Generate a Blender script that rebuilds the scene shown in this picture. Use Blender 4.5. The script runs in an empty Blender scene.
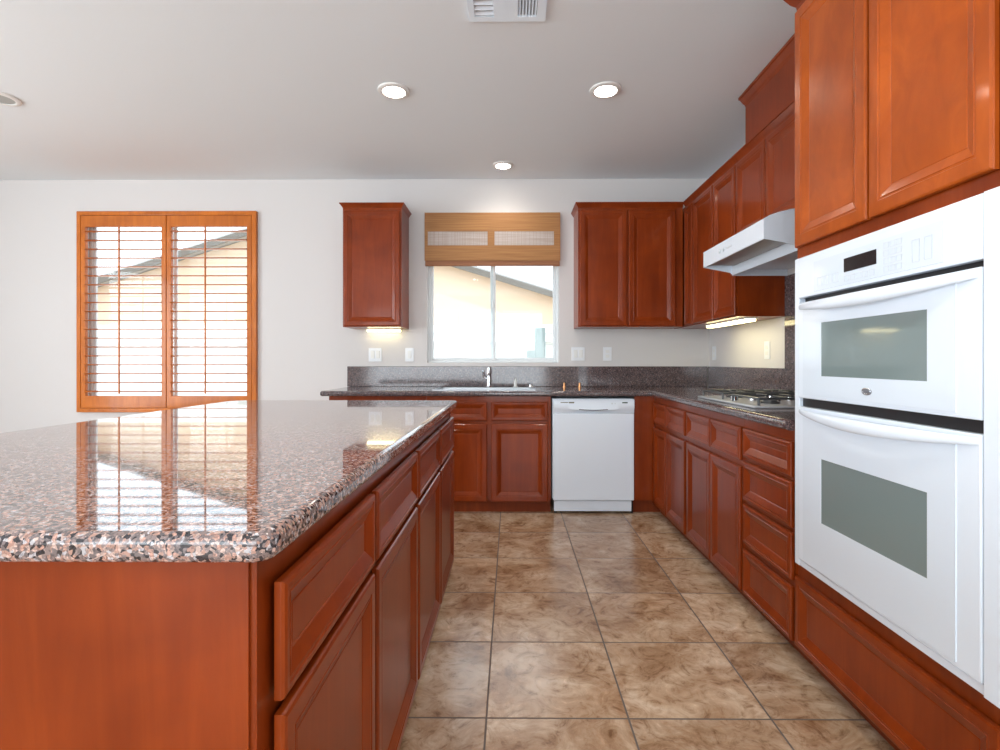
import bpy, bmesh, math, random
from mathutils import Vector, Matrix
random.seed(4)
C = bpy.context.scene.collection
SC = bpy.context.scene

# ------------------------------------------------------------------ camera, world, sun, daylight, exposure
cam = bpy.data.cameras.new('camera'); camo = bpy.data.objects.new('camera', cam); C.objects.link(camo)
camo.location = (0, 0, 1.148); camo.rotation_euler = (math.pi/2, 0, 0.0074)
cam.sensor_width = 36; cam.lens = 18.864; cam.shift_x = -0.0074; cam.shift_y = -0.0138
cam.clip_start = 0.02; cam.clip_end = 200
SC.camera = camo

w = bpy.data.worlds.new('sky'); SC.world = w; w.use_nodes = True
nt = w.node_tree; bg = nt.nodes['Background']
bg.inputs[0].default_value = (0.80, 0.90, 1.0, 1); bg.inputs[1].default_value = 2.3

sun = bpy.data.lights.new('sun', 'SUN'); sun.energy = 2.2; sun.angle = 0.02; sun.color = (1, .95, .86)
suno = bpy.data.objects.new('sun', sun); C.objects.link(suno); suno.location = (0, 0, 10)
suno.rotation_euler = Vector((0.45, 0.55, -1.25)).to_track_quat('-Z', 'Y').to_euler()

def area(name, loc, direction, sx, sy, power, col):
    l = bpy.data.lights.new(name, 'AREA'); l.shape = 'RECTANGLE'; l.size = sx; l.size_y = sy
    l.energy = power; l.color = col
    o = bpy.data.objects.new(name, l); C.objects.link(o); o.location = loc
    o.rotation_euler = Vector(direction).to_track_quat('-Z', 'Y').to_euler()
    return o
# daylight coming in through the room's other windows (rear wall and left wall)
area('daylight_rear', (-1.3, -3.42, 1.35), (0, 1, .45), 4.2, 2.2, 100, (0.90, 0.96, 1.0))
area('daylight_left', (-5.42, 0.6, 1.45), (1, 0, .12), 3.2, 2.0, 105, (0.90, 0.96, 1.0))

SC.view_settings.view_transform = 'Standard'; SC.view_settings.look = 'None'
SC.view_settings.gamma = 1; SC.view_settings.use_curve_mapping = False
SC.view_settings.exposure = 0.46

# ------------------------------------------------------------------ materials
def mat(name, base=(.8, .8, .8), rough=.5, metal=0, coat=0, spec=.5, emit=None, estr=0):
    m = bpy.data.materials.new(name); m.use_nodes = True
    b = m.node_tree.nodes['Principled BSDF']
    b.inputs['Base Color'].default_value = (*base, 1); b.inputs['Roughness'].default_value = rough
    b.inputs['Metallic'].default_value = metal; b.inputs['Coat Weight'].default_value = coat
    b.inputs['Coat Roughness'].default_value = .08
    b.inputs['Specular IOR Level'].default_value = spec
    if emit:
        b.inputs['Emission Color'].default_value = (*emit, 1); b.inputs['Emission Strength'].default_value = estr
    return m
class G:
    """small node graph helper"""
    def __init__(s, m): s.t = m.node_tree; s.b = s.t.nodes['Principled BSDF']
    def n(s, typ, **k):
        x = s.t.nodes.new(typ)
        for a, v in k.items():
            if a.startswith('i_'): x.inputs[a[2:].replace('_', ' ')].default_value = v
            else: setattr(x, a, v)
        return x
    def l(s, a, b): s.t.links.new(a, b)
    def ramp(s, src, stops, interp='LINEAR'):
        r = s.n('ShaderNodeValToRGB'); r.color_ramp.interpolation = interp
        e = r.color_ramp.elements
        while len(e) < len(stops): e.new(.5)
        for q, (p, c) in zip(e, stops): q.position = p; q.color = (*c, 1)
        s.l(src, r.inputs[0]); return r
    def mix(s, f, a, b, mode='MIX'):
        x = s.n('ShaderNodeMix'); x.data_type = 'RGBA'; x.blend_type = mode
        for v, i in ((f, 0), (a, 6), (b, 7)):
            if hasattr(v, 'links'): s.l(v, x.inputs[i])
            elif isinstance(v, (int, float)): x.inputs[i].default_value = v
            else: x.inputs[i].default_value = (*v, 1)
        return x.outputs[2]

def wood(name, dark, mid, light, rough=.34, coat=.22, scale=(9, 9, .9)):
    m = mat(name, mid, rough, 0, coat, .2); g = G(m)
    tc = g.n('ShaderNodeTexCoord'); oi = g.n('ShaderNodeObjectInfo')
    ad = g.n('ShaderNodeVectorMath', operation='MULTIPLY_ADD')
    g.l(oi.outputs['Random'], ad.inputs[0]); ad.inputs[1].default_value = (17, 23, 31); g.l(tc.outputs['Object'], ad.inputs[2])
    mp = g.n('ShaderNodeMapping'); mp.inputs['Scale'].default_value = scale; g.l(ad.outputs[0], mp.inputs[0])
    n1 = g.n('ShaderNodeTexNoise', i_Scale=2.2, i_Detail=8.0, i_Roughness=.62, i_Distortion=.9); g.l(mp.outputs[0], n1.inputs['Vector'])
    n2 = g.n('ShaderNodeTexNoise', i_Scale=2.6, i_Detail=3.0, i_Distortion=.8); g.l(ad.outputs[0], n2.inputs['Vector'])
    r1 = g.ramp(n1.outputs['Fac'], [(.28, dark), (.5, mid), (.72, light)])
    r2 = g.ramp(n2.outputs['Fac'], [(.35, (.78, .72, .70)), (.65, (1.12, 1.12, 1.1))])
    g.l(g.mix(.8, r1.outputs[0], r2.outputs[0], 'MULTIPLY'), g.b.inputs['Base Color'])
    return m
M = {}
M['cherry'] = wood('cherry_wood', (.200, .028, .0030), (.230, .034, .0038), (.265, .043, .0055), rough=.3, coat=.18)
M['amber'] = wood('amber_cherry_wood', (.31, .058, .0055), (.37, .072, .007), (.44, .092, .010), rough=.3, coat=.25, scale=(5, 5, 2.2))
M['honey'] = wood('honey_wood', (.48, .125, .014), (.56, .155, .018), (.64, .19, .026), rough=.35, coat=.3)
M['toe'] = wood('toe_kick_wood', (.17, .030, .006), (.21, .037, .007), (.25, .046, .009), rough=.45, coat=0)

def granite(name, cols, rough, coat, s1, s2):
    m = mat(name, (.2, .15, .14), rough, 0, coat, .6); m.node_tree.nodes['Principled BSDF'].inputs['Coat Roughness'].default_value = .02; g = G(m)
    tc = g.n('ShaderNodeTexCoord')
    nz = g.n('ShaderNodeTexNoise', i_Scale=60.0, i_Detail=4.0); g.l(tc.outputs['Object'], nz.inputs['Vector'])
    mx = g.n('ShaderNodeVectorMath', operation='MULTIPLY_ADD'); g.l(nz.outputs['Color'], mx.inputs[0])
    mx.inputs[1].default_value = (.012, .012, .012); g.l(tc.outputs['Object'], mx.inputs[2])
    v = g.n('ShaderNodeTexVoronoi', i_Scale=float(s1)); g.l(mx.outputs[0], v.inputs['Vector'])
    sep = g.n('ShaderNodeSeparateColor'); g.l(v.outputs['Color'], sep.inputs[0])
    r = g.ramp(sep.outputs[0], cols, 'CONSTANT')
    v2 = g.n('ShaderNodeTexVoronoi', i_Scale=float(s2)); g.l(mx.outputs[0], v2.inputs['Vector'])
    s2 = g.n('ShaderNodeSeparateColor'); g.l(v2.outputs['Color'], s2.inputs[0])
    r2 = g.ramp(s2.outputs[1], [(0, (.5, .5, .54)), (.22, (.95, .93, .93)), (.82, (1.5, 1.42, 1.42))], 'CONSTANT')
    g.l(g.mix(.75, r.outputs[0], r2.outputs[0], 'MULTIPLY'), g.b.inputs['Base Color'])
    return m
M['granite'] = granite('island_granite', [(0, (.035, .032, .037)), (.20, (.25, .19, .18)), (.42, (.42, .25, .20)), (.62, (.17, .14, .14)), (.78, (.50, .36, .31)), (.92, (.48, .46, .48))], .035, .22, 205, 400)
M['granite_dark'] = granite('counter_granite', [(0, (.055, .046, .050)), (.2, (.11, .082, .084)), (.5, (.15, .105, .100)), (.7, (.085, .068, .074)), (.85, (.18, .135, .13)), (.95, (.19, .175, .185))], .10, .12, 160, 330)

def plaster(name, col, bump=.02):
    m = mat(name, col, .75, 0, 0, .25); g = G(m)
    tc = g.n('ShaderNodeTexCoord')
    n = g.n('ShaderNodeTexNoise', i_Scale=70.0, i_Detail=3.0); g.l(tc.outputs['Object'], n.inputs['Vector'])
    b = g.n('ShaderNodeBump', i_Strength=.12, i_Distance=bump*.1); g.l(n.outputs['Fac'], b.inputs['Height'])
    g.l(b.outputs[0], g.b.inputs['Normal'])
    return m
M['wall'] = plaster('wall_paint', (.685, .66, .65)); M['ceil'] = plaster('ceiling_paint', (.81, .85, .88), .04)

def tiles():
    m = mat('floor_tile', (.4, .27, .17), .3, 0, 0, .5); g = G(m)
    tc = g.n('ShaderNodeTexCoord')
    sub = g.n('ShaderNodeVectorMath', operation='MULTIPLY_ADD')
    g.l(tc.outputs['Object'], sub.inputs[0]); sub.inputs[1].default_value = (1/.457,)*3
    sub.inputs[2].default_value = (.080/.457, -1.6857/.457, 0)
    fl = g.n('ShaderNodeVectorMath', operation='FLOOR'); g.l(sub.outputs[0], fl.inputs[0])
    fr = g.n('ShaderNodeVectorMath', operation='FRACTION'); g.l(sub.outputs[0], fr.inputs[0])
    wn = g.n('ShaderNodeTexWhiteNoise'); wn.noise_dimensions = '3D'; g.l(fl.outputs[0], wn.inputs['Vector'])
    # vector shifted per tile
    off = g.n('ShaderNodeVectorMath', operation='MULTIPLY_ADD'); g.l(wn.outputs['Color'], off.inputs[0])
    off.inputs[1].default_value = (9, 9, 9); g.l(tc.outputs['Object'], off.inputs[2])
    a = g.n('ShaderNodeTexNoise', i_Scale=3.2, i_Detail=9.0, i_Roughness=.65, i_Distortion=1.3); g.l(off.outputs[0], a.inputs['Vector'])
    b = g.n('ShaderNodeTexNoise', i_Scale=10.0, i_Detail=8.0, i_Roughness=.7, i_Distortion=2.2); g.l(off.outputs[0], b.inputs['Vector'])
    ra = g.ramp(a.outputs['Fac'], [(.30, (.27, .145, .072)), (.45, (.42, .27, .165)), (.58, (.56, .41, .285)), (.74, (.66, .53, .41))])
    rb = g.ramp(b.outputs['Fac'], [(.34, (.38, .28, .21)), (.44, (.82, .76, .70)), (.52, (1.0, 1.0, 1.0)), (.62, (1.12, 1.12, 1.12)), (.70, (1.45, 1.5, 1.55))])
    col = g.mix(.75, ra.outputs[0], rb.outputs[0], 'MULTIPLY')
    tv = g.ramp(wn.outputs['Value'], [(0, (.90, .90, .90)), (1, (1.08, 1.07, 1.05))])
    col = g.mix(1.0, col, tv.outputs[0], 'MULTIPLY')
    # grout mask
    sp = g.n('ShaderNodeSeparateXYZ'); g.l(fr.outputs[0], sp.inputs[0])
    def edge(o):
        s1 = g.n('ShaderNodeMath', operation='SUBTRACT'); s1.inputs[1].default_value = .5; g.l(o, s1.inputs[0])
        s2 = g.n('ShaderNodeMath', operation='ABSOLUTE'); g.l(s1.outputs[0], s2.inputs[0]); return s2.outputs[0]
    mx = g.n('ShaderNodeMath', operation='MAXIMUM'); g.l(edge(sp.outputs[0]), mx.inputs[0]); g.l(edge(sp.outputs[1]), mx.inputs[1])
    gm = g.n('ShaderNodeMapRange'); gm.inputs['From Min'].default_value = .4915; gm.inputs['From Max'].default_value = .4945
    g.l(mx.outputs[0], gm.inputs['Value'])
    g.l(g.mix(gm.outputs[0], col, (.13, .10, .085)), g.b.inputs['Base Color'])
    rr = g.n('ShaderNodeMapRange'); rr.inputs['To Min'].default_value = .12; rr.inputs['To Max'].default_value = .30
    g.l(b.outputs['Fac'], rr.inputs['Value'])
    rg = g.n('ShaderNodeMath', operation='MAXIMUM'); g.l(rr.outputs[0], rg.inputs[0])
    gg = g.n('ShaderNodeMath', operation='MULTIPLY'); gg.inputs[1].default_value = .8; g.l(gm.outputs[0], gg.inputs[0]); g.l(gg.outputs[0], rg.inputs[1])
    g.l(rg.outputs[0], g.b.inputs['Roughness'])
    h = g.n('ShaderNodeMath', operation='MULTIPLY_ADD'); g.l(gm.outputs[0], h.inputs[0]); h.inputs[1].default_value = -1
    hb = g.n('ShaderNodeMath', operation='MULTIPLY'); hb.inputs[1].default_value = .5; g.l(b.outputs['Fac'], hb.inputs[0]); g.l(hb.outputs[0], h.inputs[2])
    bu = g.n('ShaderNodeBump', i_Strength=.35, i_Distance=.002); g.l(h.outputs[0], bu.inputs['Height']); g.l(bu.outputs[0], g.b.inputs['Normal'])
    return m
M['tile'] = tiles()
M['white'] = mat('white_enamel', (.775, .85, .94), .22, 0, .3)
M['white2'] = mat('white_glass_enamel', (.74, .82, .91), .07, 0, .5)
M['whitepaint'] = mat('white_paint', (.82, .82, .80), .4)
M['vinyl'] = mat('window_vinyl', (.72, .75, .76), .4)
M['plate'] = mat('switch_plate', (.83, .85, .88), .35)
M['black'] = mat('black_gap', (.012, .012, .014), .4)
M['ovenglass'] = mat('oven_glass', (.195, .25, .25), .05, 0, .3, .6)
M['display'] = mat('display', (.02, .018, .02), .15)
M['print'] = mat('panel_print', (.60, .65, .70), .3)
M['chrome'] = mat('chrome', (.78, .78, .80), .12, 1)
M['steel'] = mat('brushed_steel', (.62, .63, .64), .28, 1)
M['iron'] = mat('cast_iron', (.045, .048, .052), .38, 0, .2)
M['copper'] = mat('copper', (.75, .36, .16), .3, 1)
M['filter'] = mat('hood_filter', (.38, .35, .32), .45, .6)
M['grille'] = mat('vent_shadow', (.16, .17, .17), .6)
M['bulb'] = mat('lamp_glow', (1, 1, 1), .5, emit=(1, .93, .80), estr=22)
M['tube'] = mat('tube_glow', (1, 1, .9), .5, emit=(1, .86, .45), estr=5)
M['off'] = mat('lamp_off', (.38, .38, .36), .35)
M['ring'] = mat('trim_ring', (.80, .79, .77), .4)
M['stucco'] = plaster('peach_stucco', (.80, .59, .42), .1)
M['fence'] = mat('block_wall_paint', (.80, .78, .74), .8)
M['rooftile'] = mat('roof_tile', (.42, .41, .40), .8)
M['fascia'] = mat('fascia_board', (.14, .12, .10), .7)
M['gravel'] = mat('yard_gravel', (.5, .47, .42), .9)
M['greenpost'] = mat('greygreen_paint', (.22, .26, .25), .7)
# bamboo shade
def bamboo(name, base, hi, trans):
    m = mat(name, base, .6); g = G(m)
    tc = g.n('ShaderNodeTexCoord')
    mp = g.n('ShaderNodeMapping'); mp.inputs['Scale'].default_value = (2.5, 2.5, 130); g.l(tc.outputs['Object'], mp.inputs[0])
    n = g.n('ShaderNodeTexNoise', i_Scale=1.0, i_Detail=4.0); g.l(mp.outputs[0], n.inputs['Vector'])
    r = g.ramp(n.outputs['Fac'], [(.3, base), (.7, hi)]); g.l(r.outputs[0], g.b.inputs['Base Color'])
    tr = g.n('ShaderNodeBsdfTranslucent'); g.l(r.outputs[0], tr.inputs[0])
    ms = g.n('ShaderNodeMixShader'); ms.inputs[0].default_value = trans
    out = [x for x in g.t.nodes if x.type == 'OUTPUT_MATERIAL'][0]
    g.l(g.b.outputs[0], ms.inputs[1]); g.l(tr.outputs[0], ms.inputs[2]); g.l(ms.outputs[0], out.inputs[0])
    return m
M['bamboo'] = bamboo('bamboo_weave', (.34, .145, .045), (.50, .245, .085), .10)
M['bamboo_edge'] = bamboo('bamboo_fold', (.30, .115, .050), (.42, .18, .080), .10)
M['sheer'] = bamboo('open_weave', (.55, .46, .40), (.72, .66, .64), .35)
# window glass: clear, reflects a little
gm_ = bpy.data.materials.new('window_glass'); gm_.use_nodes = True; t = gm_.node_tree; t.nodes.remove(t.nodes['Principled BSDF'])
tr = t.nodes.new('ShaderNodeBsdfTransparent'); tr.inputs[0].default_value = (.95, .97, .97, 1)
gl = t.nodes.new('ShaderNodeBsdfGlossy'); gl.inputs['Roughness'].default_value = .02
fr_ = t.nodes.new('ShaderNodeLayerWeight'); fr_.inputs[0].default_value = .5; fp = t.nodes.new('ShaderNodeMath'); fp.operation = 'POWER'; fp.inputs[1].default_value = 5; t.links.new(fr_.outputs['Facing'], fp.inputs[0]); fr = t.nodes.new('ShaderNodeMath'); fr.operation = 'MULTIPLY_ADD'; fr.inputs[1].default_value = .5; fr.inputs[2].default_value = .03; t.links.new(fp.outputs[0], fr.inputs[0]); ms = t.nodes.new('ShaderNodeMixShader')
t.links.new(fr.outputs[0], ms.inputs[0]); t.links.new(tr.outputs[0], ms.inputs[1]); t.links.new(gl.outputs[0], ms.inputs[2])
t.links.new(ms.outputs[0], [x for x in t.nodes if x.type == 'OUTPUT_MATERIAL'][0].inputs[0])
M['glass'] = gm_

# ------------------------------------------------------------------ helpers
WL = {}   # world location of each made object
def box(bm, x0, x1, y0, y1, z0, z1, bev=0, seg=2):
    x0, x1 = sorted((x0, x1)); y0, y1 = sorted((y0, y1)); z0, z1 = sorted((z0, z1))
    r = bmesh.ops.create_cube(bm, size=1, matrix=Matrix.Translation(((x0+x1)/2, (y0+y1)/2, (z0+z1)/2)) @ Matrix.Diagonal((x1-x0, y1-y0, z1-z0, 1)))
    if bev:
        es = list({e for v in r['verts'] for e in v.link_edges})
        bmesh.ops.bevel(bm, geom=es, offset=bev, segments=seg, profile=.5, affect='EDGES')
    return bm
def B(*a, **k): return box(bmesh.new(), *a, **k)
def cyl(bm, p0, p1, r0, r1=None, n=20, caps=True):
    p0 = Vector(p0); p1 = Vector(p1); d = p1-p0; r1 = r0 if r1 is None else r1
    q = d.to_track_quat('Z', 'Y').to_matrix().to_4x4()
    bmesh.ops.create_cone(bm, cap_ends=caps, segments=n, radius1=r0, radius2=r1, depth=d.length, matrix=Matrix.Translation((p0+p1)/2) @ q)
    return bm
def prism(bm, pts, axis, a0, a1):
    """polygon pts in the two other axes (x,y,z order) swept along axis from a0 to a1"""
    def P(p, a):
        return {'x': (a, p[0], p[1]), 'y': (p[0], a, p[1]), 'z': (p[0], p[1], a)}[axis]
    va = [bm.verts.new(P(p, a0)) for p in pts]; vb = [bm.verts.new(P(p, a1)) for p in pts]
    n = len(pts)
    bm.faces.new(va); bm.faces.new(vb[::-1])
    for i in range(n): bm.faces.new((va[i], vb[i], vb[(i+1) % n], va[(i+1) % n]))
    bmesh.ops.recalc_face_normals(bm, faces=bm.faces); return bm
def tube(bm, pts, r, n=10):
    pts = [Vector(p) for p in pts]; rings = []
    for i, p in enumerate(pts):
        d = (pts[min(i+1, len(pts)-1)]-pts[max(i-1, 0)]).normalized()
        q = d.to_track_quat('Z', 'Y').to_matrix(); rr = r[i] if isinstance(r, (list, tuple)) else r
        rings.append([bm.verts.new(p+q @ Vector((rr*math.cos(2*math.pi*k/n), rr*math.sin(2*math.pi*k/n), 0))) for k in range(n)])
    for a, b in zip(rings, rings[1:]):
        # match ring start to limit twist
        s = min(range(n), key=lambda s: (a[0].co-b[s].co).length); b[:] = b[s:]+b[:s]
        for k in range(n): bm.faces.new((a[k], a[(k+1) % n], b[(k+1) % n], b[k]))
    bm.faces.new(rings[0][::-1]); bm.faces.new(rings[-1]); bmesh.ops.recalc_face_normals(bm, faces=bm.faces); return bm
def smooth_by_angle(me, ang=.7):
    bm = bmesh.new(); bm.from_mesh(me); bm.normal_update()
    for f in bm.faces: f.smooth = not (f.calc_area() > 4e-4 and max(abs(c) for c in f.normal) > .9999)

    for e in bm.edges:
        if len(e.link_faces) == 2 and e.calc_face_angle(0) > ang: e.smooth = False
    bm.to_mesh(me); bm.free()
def obj(name, bm, m, parent=None, smooth=True, label=None, recalc=True):
    if recalc: bmesh.ops.recalc_face_normals(bm, faces=bm.faces)
    xs = [v.co for v in bm.verts]
    lo = Vector([min(v[i] for v in xs) for i in range(3)]); hi = Vector([max(v[i] for v in xs) for i in range(3)])
    c = Vector(((lo.x+hi.x)/2, (lo.y+hi.y)/2, lo.z))
    bmesh.ops.translate(bm, verts=bm.verts, vec=-c)
    me = bpy.data.meshes.new(name); bm.to_mesh(me); bm.free()
    ms_ = m if isinstance(m, (list, tuple)) else [m]
    for q in ms_: me.materials.append(M[q] if isinstance(q, str) else q)
    if smooth: smooth_by_angle(me)
    o = bpy.data.objects.new(name, me); C.objects.link(o)
    WL[o] = c.copy(); o.location = c
    if parent is not None: o.parent = parent; o.location = c - WL[parent]
    if label: o['label'] = label
    return o
def thing(name, label, cat, loc, group=None):
    o = bpy.data.objects.new(name, None); C.objects.link(o); o.empty_display_size = .1
    o.location = loc; WL[o] = Vector(loc); tag(o, label, cat, group); return o
def tag(o, label, cat, group=None):
    o['label'] = label; o['category'] = cat
    if group: o['group'] = group
    return o
def struct(name, bm, m, parent=None, smooth=False):
    o = obj(name, bm, m, parent, smooth)
    if parent is None: o['kind'] = 'structure'
    return o
def sempty(name, loc):
    o = bpy.data.objects.new(name, None); C.objects.link(o); o.location = loc; WL[o] = Vector(loc); o['kind'] = 'structure'; return o

def panel_bm(face, f0, a0, a1, z0, z1, th=.016, frame=.052, raised=True, bm=None):
    """cabinet front with a routed frame and a centre panel.
    face '-x','+x','-y'; f0 = front plane; a = the other horizontal axis."""
    bm = bm or bmesh.new()
    prof = [(0, th), (0, .006), (.002, .002), (.007, 0), (frame-.020, 0), (frame-.018, .0025), (frame-.013, .003), (frame-.011, .0015), (frame+.014, .0115), (frame+.017, .0135), (frame+.020, .0125)]
    W, H = abs(a1-a0), z1-z0
    mxin = min(W, H)/2-.012
    k = min(1, mxin/(prof[-1][0]))
    rings = []
    for ins, dep in prof:
        dep = min(dep, th)
        i = ins*k if ins > .007 else ins
        pts = [(a0+i, z0+i), (a1-i, z0+i), (a1-i, z1-i), (a0+i, z1-i)]
        ring = []
        for a, z in pts:
            if face == '-x': p = (f0+dep, a, z)
            elif face == '+x': p = (f0-dep, a, z)
            else: p = (a, f0+dep, z)
            ring.append(bm.verts.new(p))
        rings.append(ring)
    for r, s in zip(rings, rings[1:]):
        for i in range(4): bm.faces.new((r[i], r[(i+1) % 4], s[(i+1) % 4], s[i]))
    bm.faces.new(rings[0][::-1]); bm.faces.new(rings[-1])
    return bm
def front(name, face, f0, a0, a1, z0, z1, parent, frame=.052, raised=True, m='cherry'):
    return obj(name, panel_bm(face, f0, a0, a1, z0, z1, frame=frame, raised=raised), m, parent, smooth=False)
def slab(xs, ys, keep, z0, z1):
    """flat slab made of grid cells; returns bm with a top outline that can be bevelled"""
    bm = bmesh.new(); V = {}
    def v(i, j, z):
        if (i, j, z) not in V: V[(i, j, z)] = bm.verts.new((xs[i], ys[j], z))
        return V[(i, j, z)]
    cells = {(i, j) for i in range(len(xs)-1) for j in range(len(ys)-1) if keep(i, j)}
    for i, j in cells:
        bm.faces.new((v(i, j, z1), v(i+1, j, z1), v(i+1, j+1, z1), v(i, j+1, z1)))
        bm.faces.new((v(i, j, z0), v(i, j+1, z0), v(i+1, j+1, z0), v(i+1, j, z0)))
        for di, dj, a, b in ((-1, 0, (i, j+1), (i, j)), (1, 0, (i+1, j), (i+1, j+1)), (0, -1, (i, j), (i+1, j)), (0, 1, (i+1, j+1), (i, j+1))):
            if (i+di, j+dj) not in cells:
                bm.faces.new((v(*a, z0), v(*b, z0), v(*b, z1), v(*a, z1)))
    bmesh.ops.recalc_face_normals(bm, faces=bm.faces)
    return bm
def wall_y(name, y0, y1, x0, x1, holes, m='wall', top=2.74):
    xs = sorted({x0, x1, *[h[0] for h in holes], *[h[1] for h in holes]}); zs = sorted({0, top, *[h[2] for h in holes], *[h[3] for h in holes]})
    def keep(i, j):
        cx, cz = (xs[i]+xs[i+1])/2, (zs[j]+zs[j+1])/2
        return not any(h[0] < cx < h[1] and h[2] < cz < h[3] for h in holes)
    bm = slab(xs, zs, keep, 0, 1)
    for v in bm.verts: x, z, t_ = v.co; v.co = (x, y0+(y1-y0)*t_, z)
    return struct(name, bm, m)
def wall_x(name, x0, x1, y0, y1, holes, m='wall', top=2.74):
    ys = sorted({y0, y1, *[h[0] for h in holes], *[h[1] for h in holes]}); zs = sorted({0, top, *[h[2] for h in holes], *[h[3] for h in holes]})
    def keep(i, j):
        cy, cz = (ys[i]+ys[i+1])/2, (zs[j]+zs[j+1])/2
        return not any(h[0] < cy < h[1] and h[2] < cz < h[3] for h in holes)
    bm = slab(ys, zs, keep, 0, 1)
    for v in bm.verts: y, z, t_ = v.co; v.co = (x0+(x1-x0)*t_, y, z)
    return struct(name, bm, m)

# ------------------------------------------------------------------ room
XR, XL, YB, YF, H = 1.725, -5.5, 4.58, -3.5, 2.74
struct('floor', B(XL-.15, XR+.15, YF-.15, YB+.15, -.1, 0), 'tile').data.name
fl = bpy.data.objects['floor']
# keep the tile grid in room coordinates
for v in fl.data.vertices: v.co = Vector(v.co)+fl.location
fl.location = (0, 0, 0)
struct('ceiling', B(XL-.15, XR+.15, YF-.15, YB+.15, H, H+.2), 'ceil')
W1 = (-.737, .417, 1.135, 2.40)      # kitchen window opening
W2 = (-3.755, -2.265, .745, 2.415)   # shuttered window opening
wall_y('wall_back', YB, YB+.15, XL-.15, XR+.15, [W1, W2])
wall_x('wall_right', XR, XR+.15, YF-.15, YB, [])
wall_x('wall_left', XL-.15, XL, YF-.15, YB, [(-1.0, 2.2, .45, 2.45)])
wall_y('wall_front', YF-.15, YF, XL, XR, [(-3.4, .8, .25, 2.45)])
struct('baseboard_back', B(XL, -1.38, YB-.014, YB, 0, .10, bev=.003), 'whitepaint')

# kitchen window: vinyl slider
def slider(name, hole, mullion, loc):
    x0, x1, z0, z1 = hole
    e = sempty(name, loc)
    y0, y1 = YB+.060, YB+.120
    def fr(x0, x1, z0, z1, wd, y0, y1, wb=None):
        bm = bmesh.new(); wb = wb or wd
        box(bm, x0, x0+wd, y0, y1, z0, z1, bev=.003); box(bm, x1-wd, x1, y0, y1, z0, z1, bev=.003)
        box(bm, x0+wd, x1-wd, y0, y1, z1-wd, z1, bev=.003); box(bm, x0+wd, x1-wd, y0, y1, z0, z0+wb, bev=.003); return bm
    obj('window_frame', fr(x0, x1, z0, z1, .022, y0, y1, .020), 'vinyl', e)
    obj('sash', fr(x0+.022, mullion+.026, z0+.020, z1-.022, .024, y0+.012, y0+.032), 'vinyl', e)
    obj('sash', fr(mullion-.022, x1-.022, z0+.020, z1-.022, .024, y0+.034, y0+.054), 'vinyl', e)
    obj('pane', B(x0+.044, mullion+.004, y0+.020, y0+.024, z0+.042, z1-.044), 'glass', e, smooth=False)
    obj('pane', B(mullion, x1-.044, y0+.042, y0+.046, z0+.042, z1-.044), 'glass', e, smooth=False)
    obj('latch', B(mullion-.004, mullion+.010, y0, y0+.012, 1.62, 1.68, bev=.003), 'vinyl', e)
    return e
slider('window_1', W1, -.165, (-.16, YB+.1, W1[2]))
slider('window_2', W2, -3.01, (-3.01, YB+.1, W2[2]))
# the room's other windows, behind and left of the camera
e = sempty('window_3', (-1.3, YF-.07, .25))
bm = bmesh.new()
for x in (-3.4, -2.36, -1.32, -.28, .76): box(bm, x, x+.05, YF-.1, YF-.04, .25, 2.45)
for z in (.25, 2.40): box(bm, -3.35, .76, YF-.1, YF-.04, z, z+.05)
obj('window_frame', bm, 'vinyl', e); obj('pane', B(-3.37, .77, YF-.073, YF-.069, .28, 2.42), 'glass', e, smooth=False)
e = sempty('window_4', (XL-.07, .6, .45))
bm = bmesh.new()
for y in (-1.0, .58, 2.15): box(bm, XL-.1, XL-.04, y, y+.05, .45, 2.45)
for z in (.45, 2.40): box(bm, XL-.1, XL-.04, -.95, 2.15, z, z+.05)
obj('window_frame', bm, 'vinyl', e); obj('pane', B(XL-.073, XL-.069, -.97, 2.17, .48, 2.42), 'glass', e, smooth=False)

# ------------------------------------------------------------------ wall cabinets and base cabinets
def crown(bm, pts_xy, z0, z1, out):
    """stepped crown: path in plan (already at the cabinet face), swelling outwards with height"""
    prof = [(0, z0), (.004, z0+(z1-z0)*.2), (out*.35, z0+(z1-z0)*.35), (out*.8, z0+(z1-z0)*.75), (out, z0+(z1-z0)*.8), (out, z1), (-.02, z1), (-.02, z0)]
    P = [Vector((*p, 0)) for p in pts_xy]; n = len(P); rows = []
    for i in range(n):
        ds = []
        if i > 0: ds.append((P[i]-P[i-1]).normalized())
        if i < n-1: ds.append((P[i+1]-P[i]).normalized())
        ns = [Vector((d.y, -d.x, 0)) for d in ds]
        nn = sum(ns, Vector()); nn.normalize(); nn /= max(.3, nn.dot(ns[0]))
        rows.append([bm.verts.new(P[i]+nn*o+Vector((0, 0, z))) for o, z in prof])
    for a, b in zip(rows, rows[1:]):
        for k in range(len(prof)): bm.faces.new((a[k], b[k], b[(k+1) % len(prof)], a[(k+1) % len(prof)]))
    bm.faces.new(rows[0]); bm.faces.new(rows[-1][::-1]); return bm

UF, UZ0, UZ1 = 4.272, 1.428, 2.405     # upper face frame plane (doors in front), bottom, top
ug = 'cherry wall cabinets'
t = thing('wall_cabinet', 'single-door cherry wall cabinet left of the bamboo-shaded window', 'cabinet', (-1.14, 4.42, UZ0))
obj('body', B(-1.376, -.896, UF, YB-.002, UZ0, UZ1), 'cherry', t, smooth=False)
front('door', '-y', UF-.020, -1.366, -.906, UZ0+.008, UZ1-.03, t)
obj('crown', crown(bmesh.new(), [(-1.376, YB-.004), (-1.376, UF), (-.896, UF), (-.896, YB-.004)], UZ1-.008, 2.438, .024), 'cherry', t, smooth=False)

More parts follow.
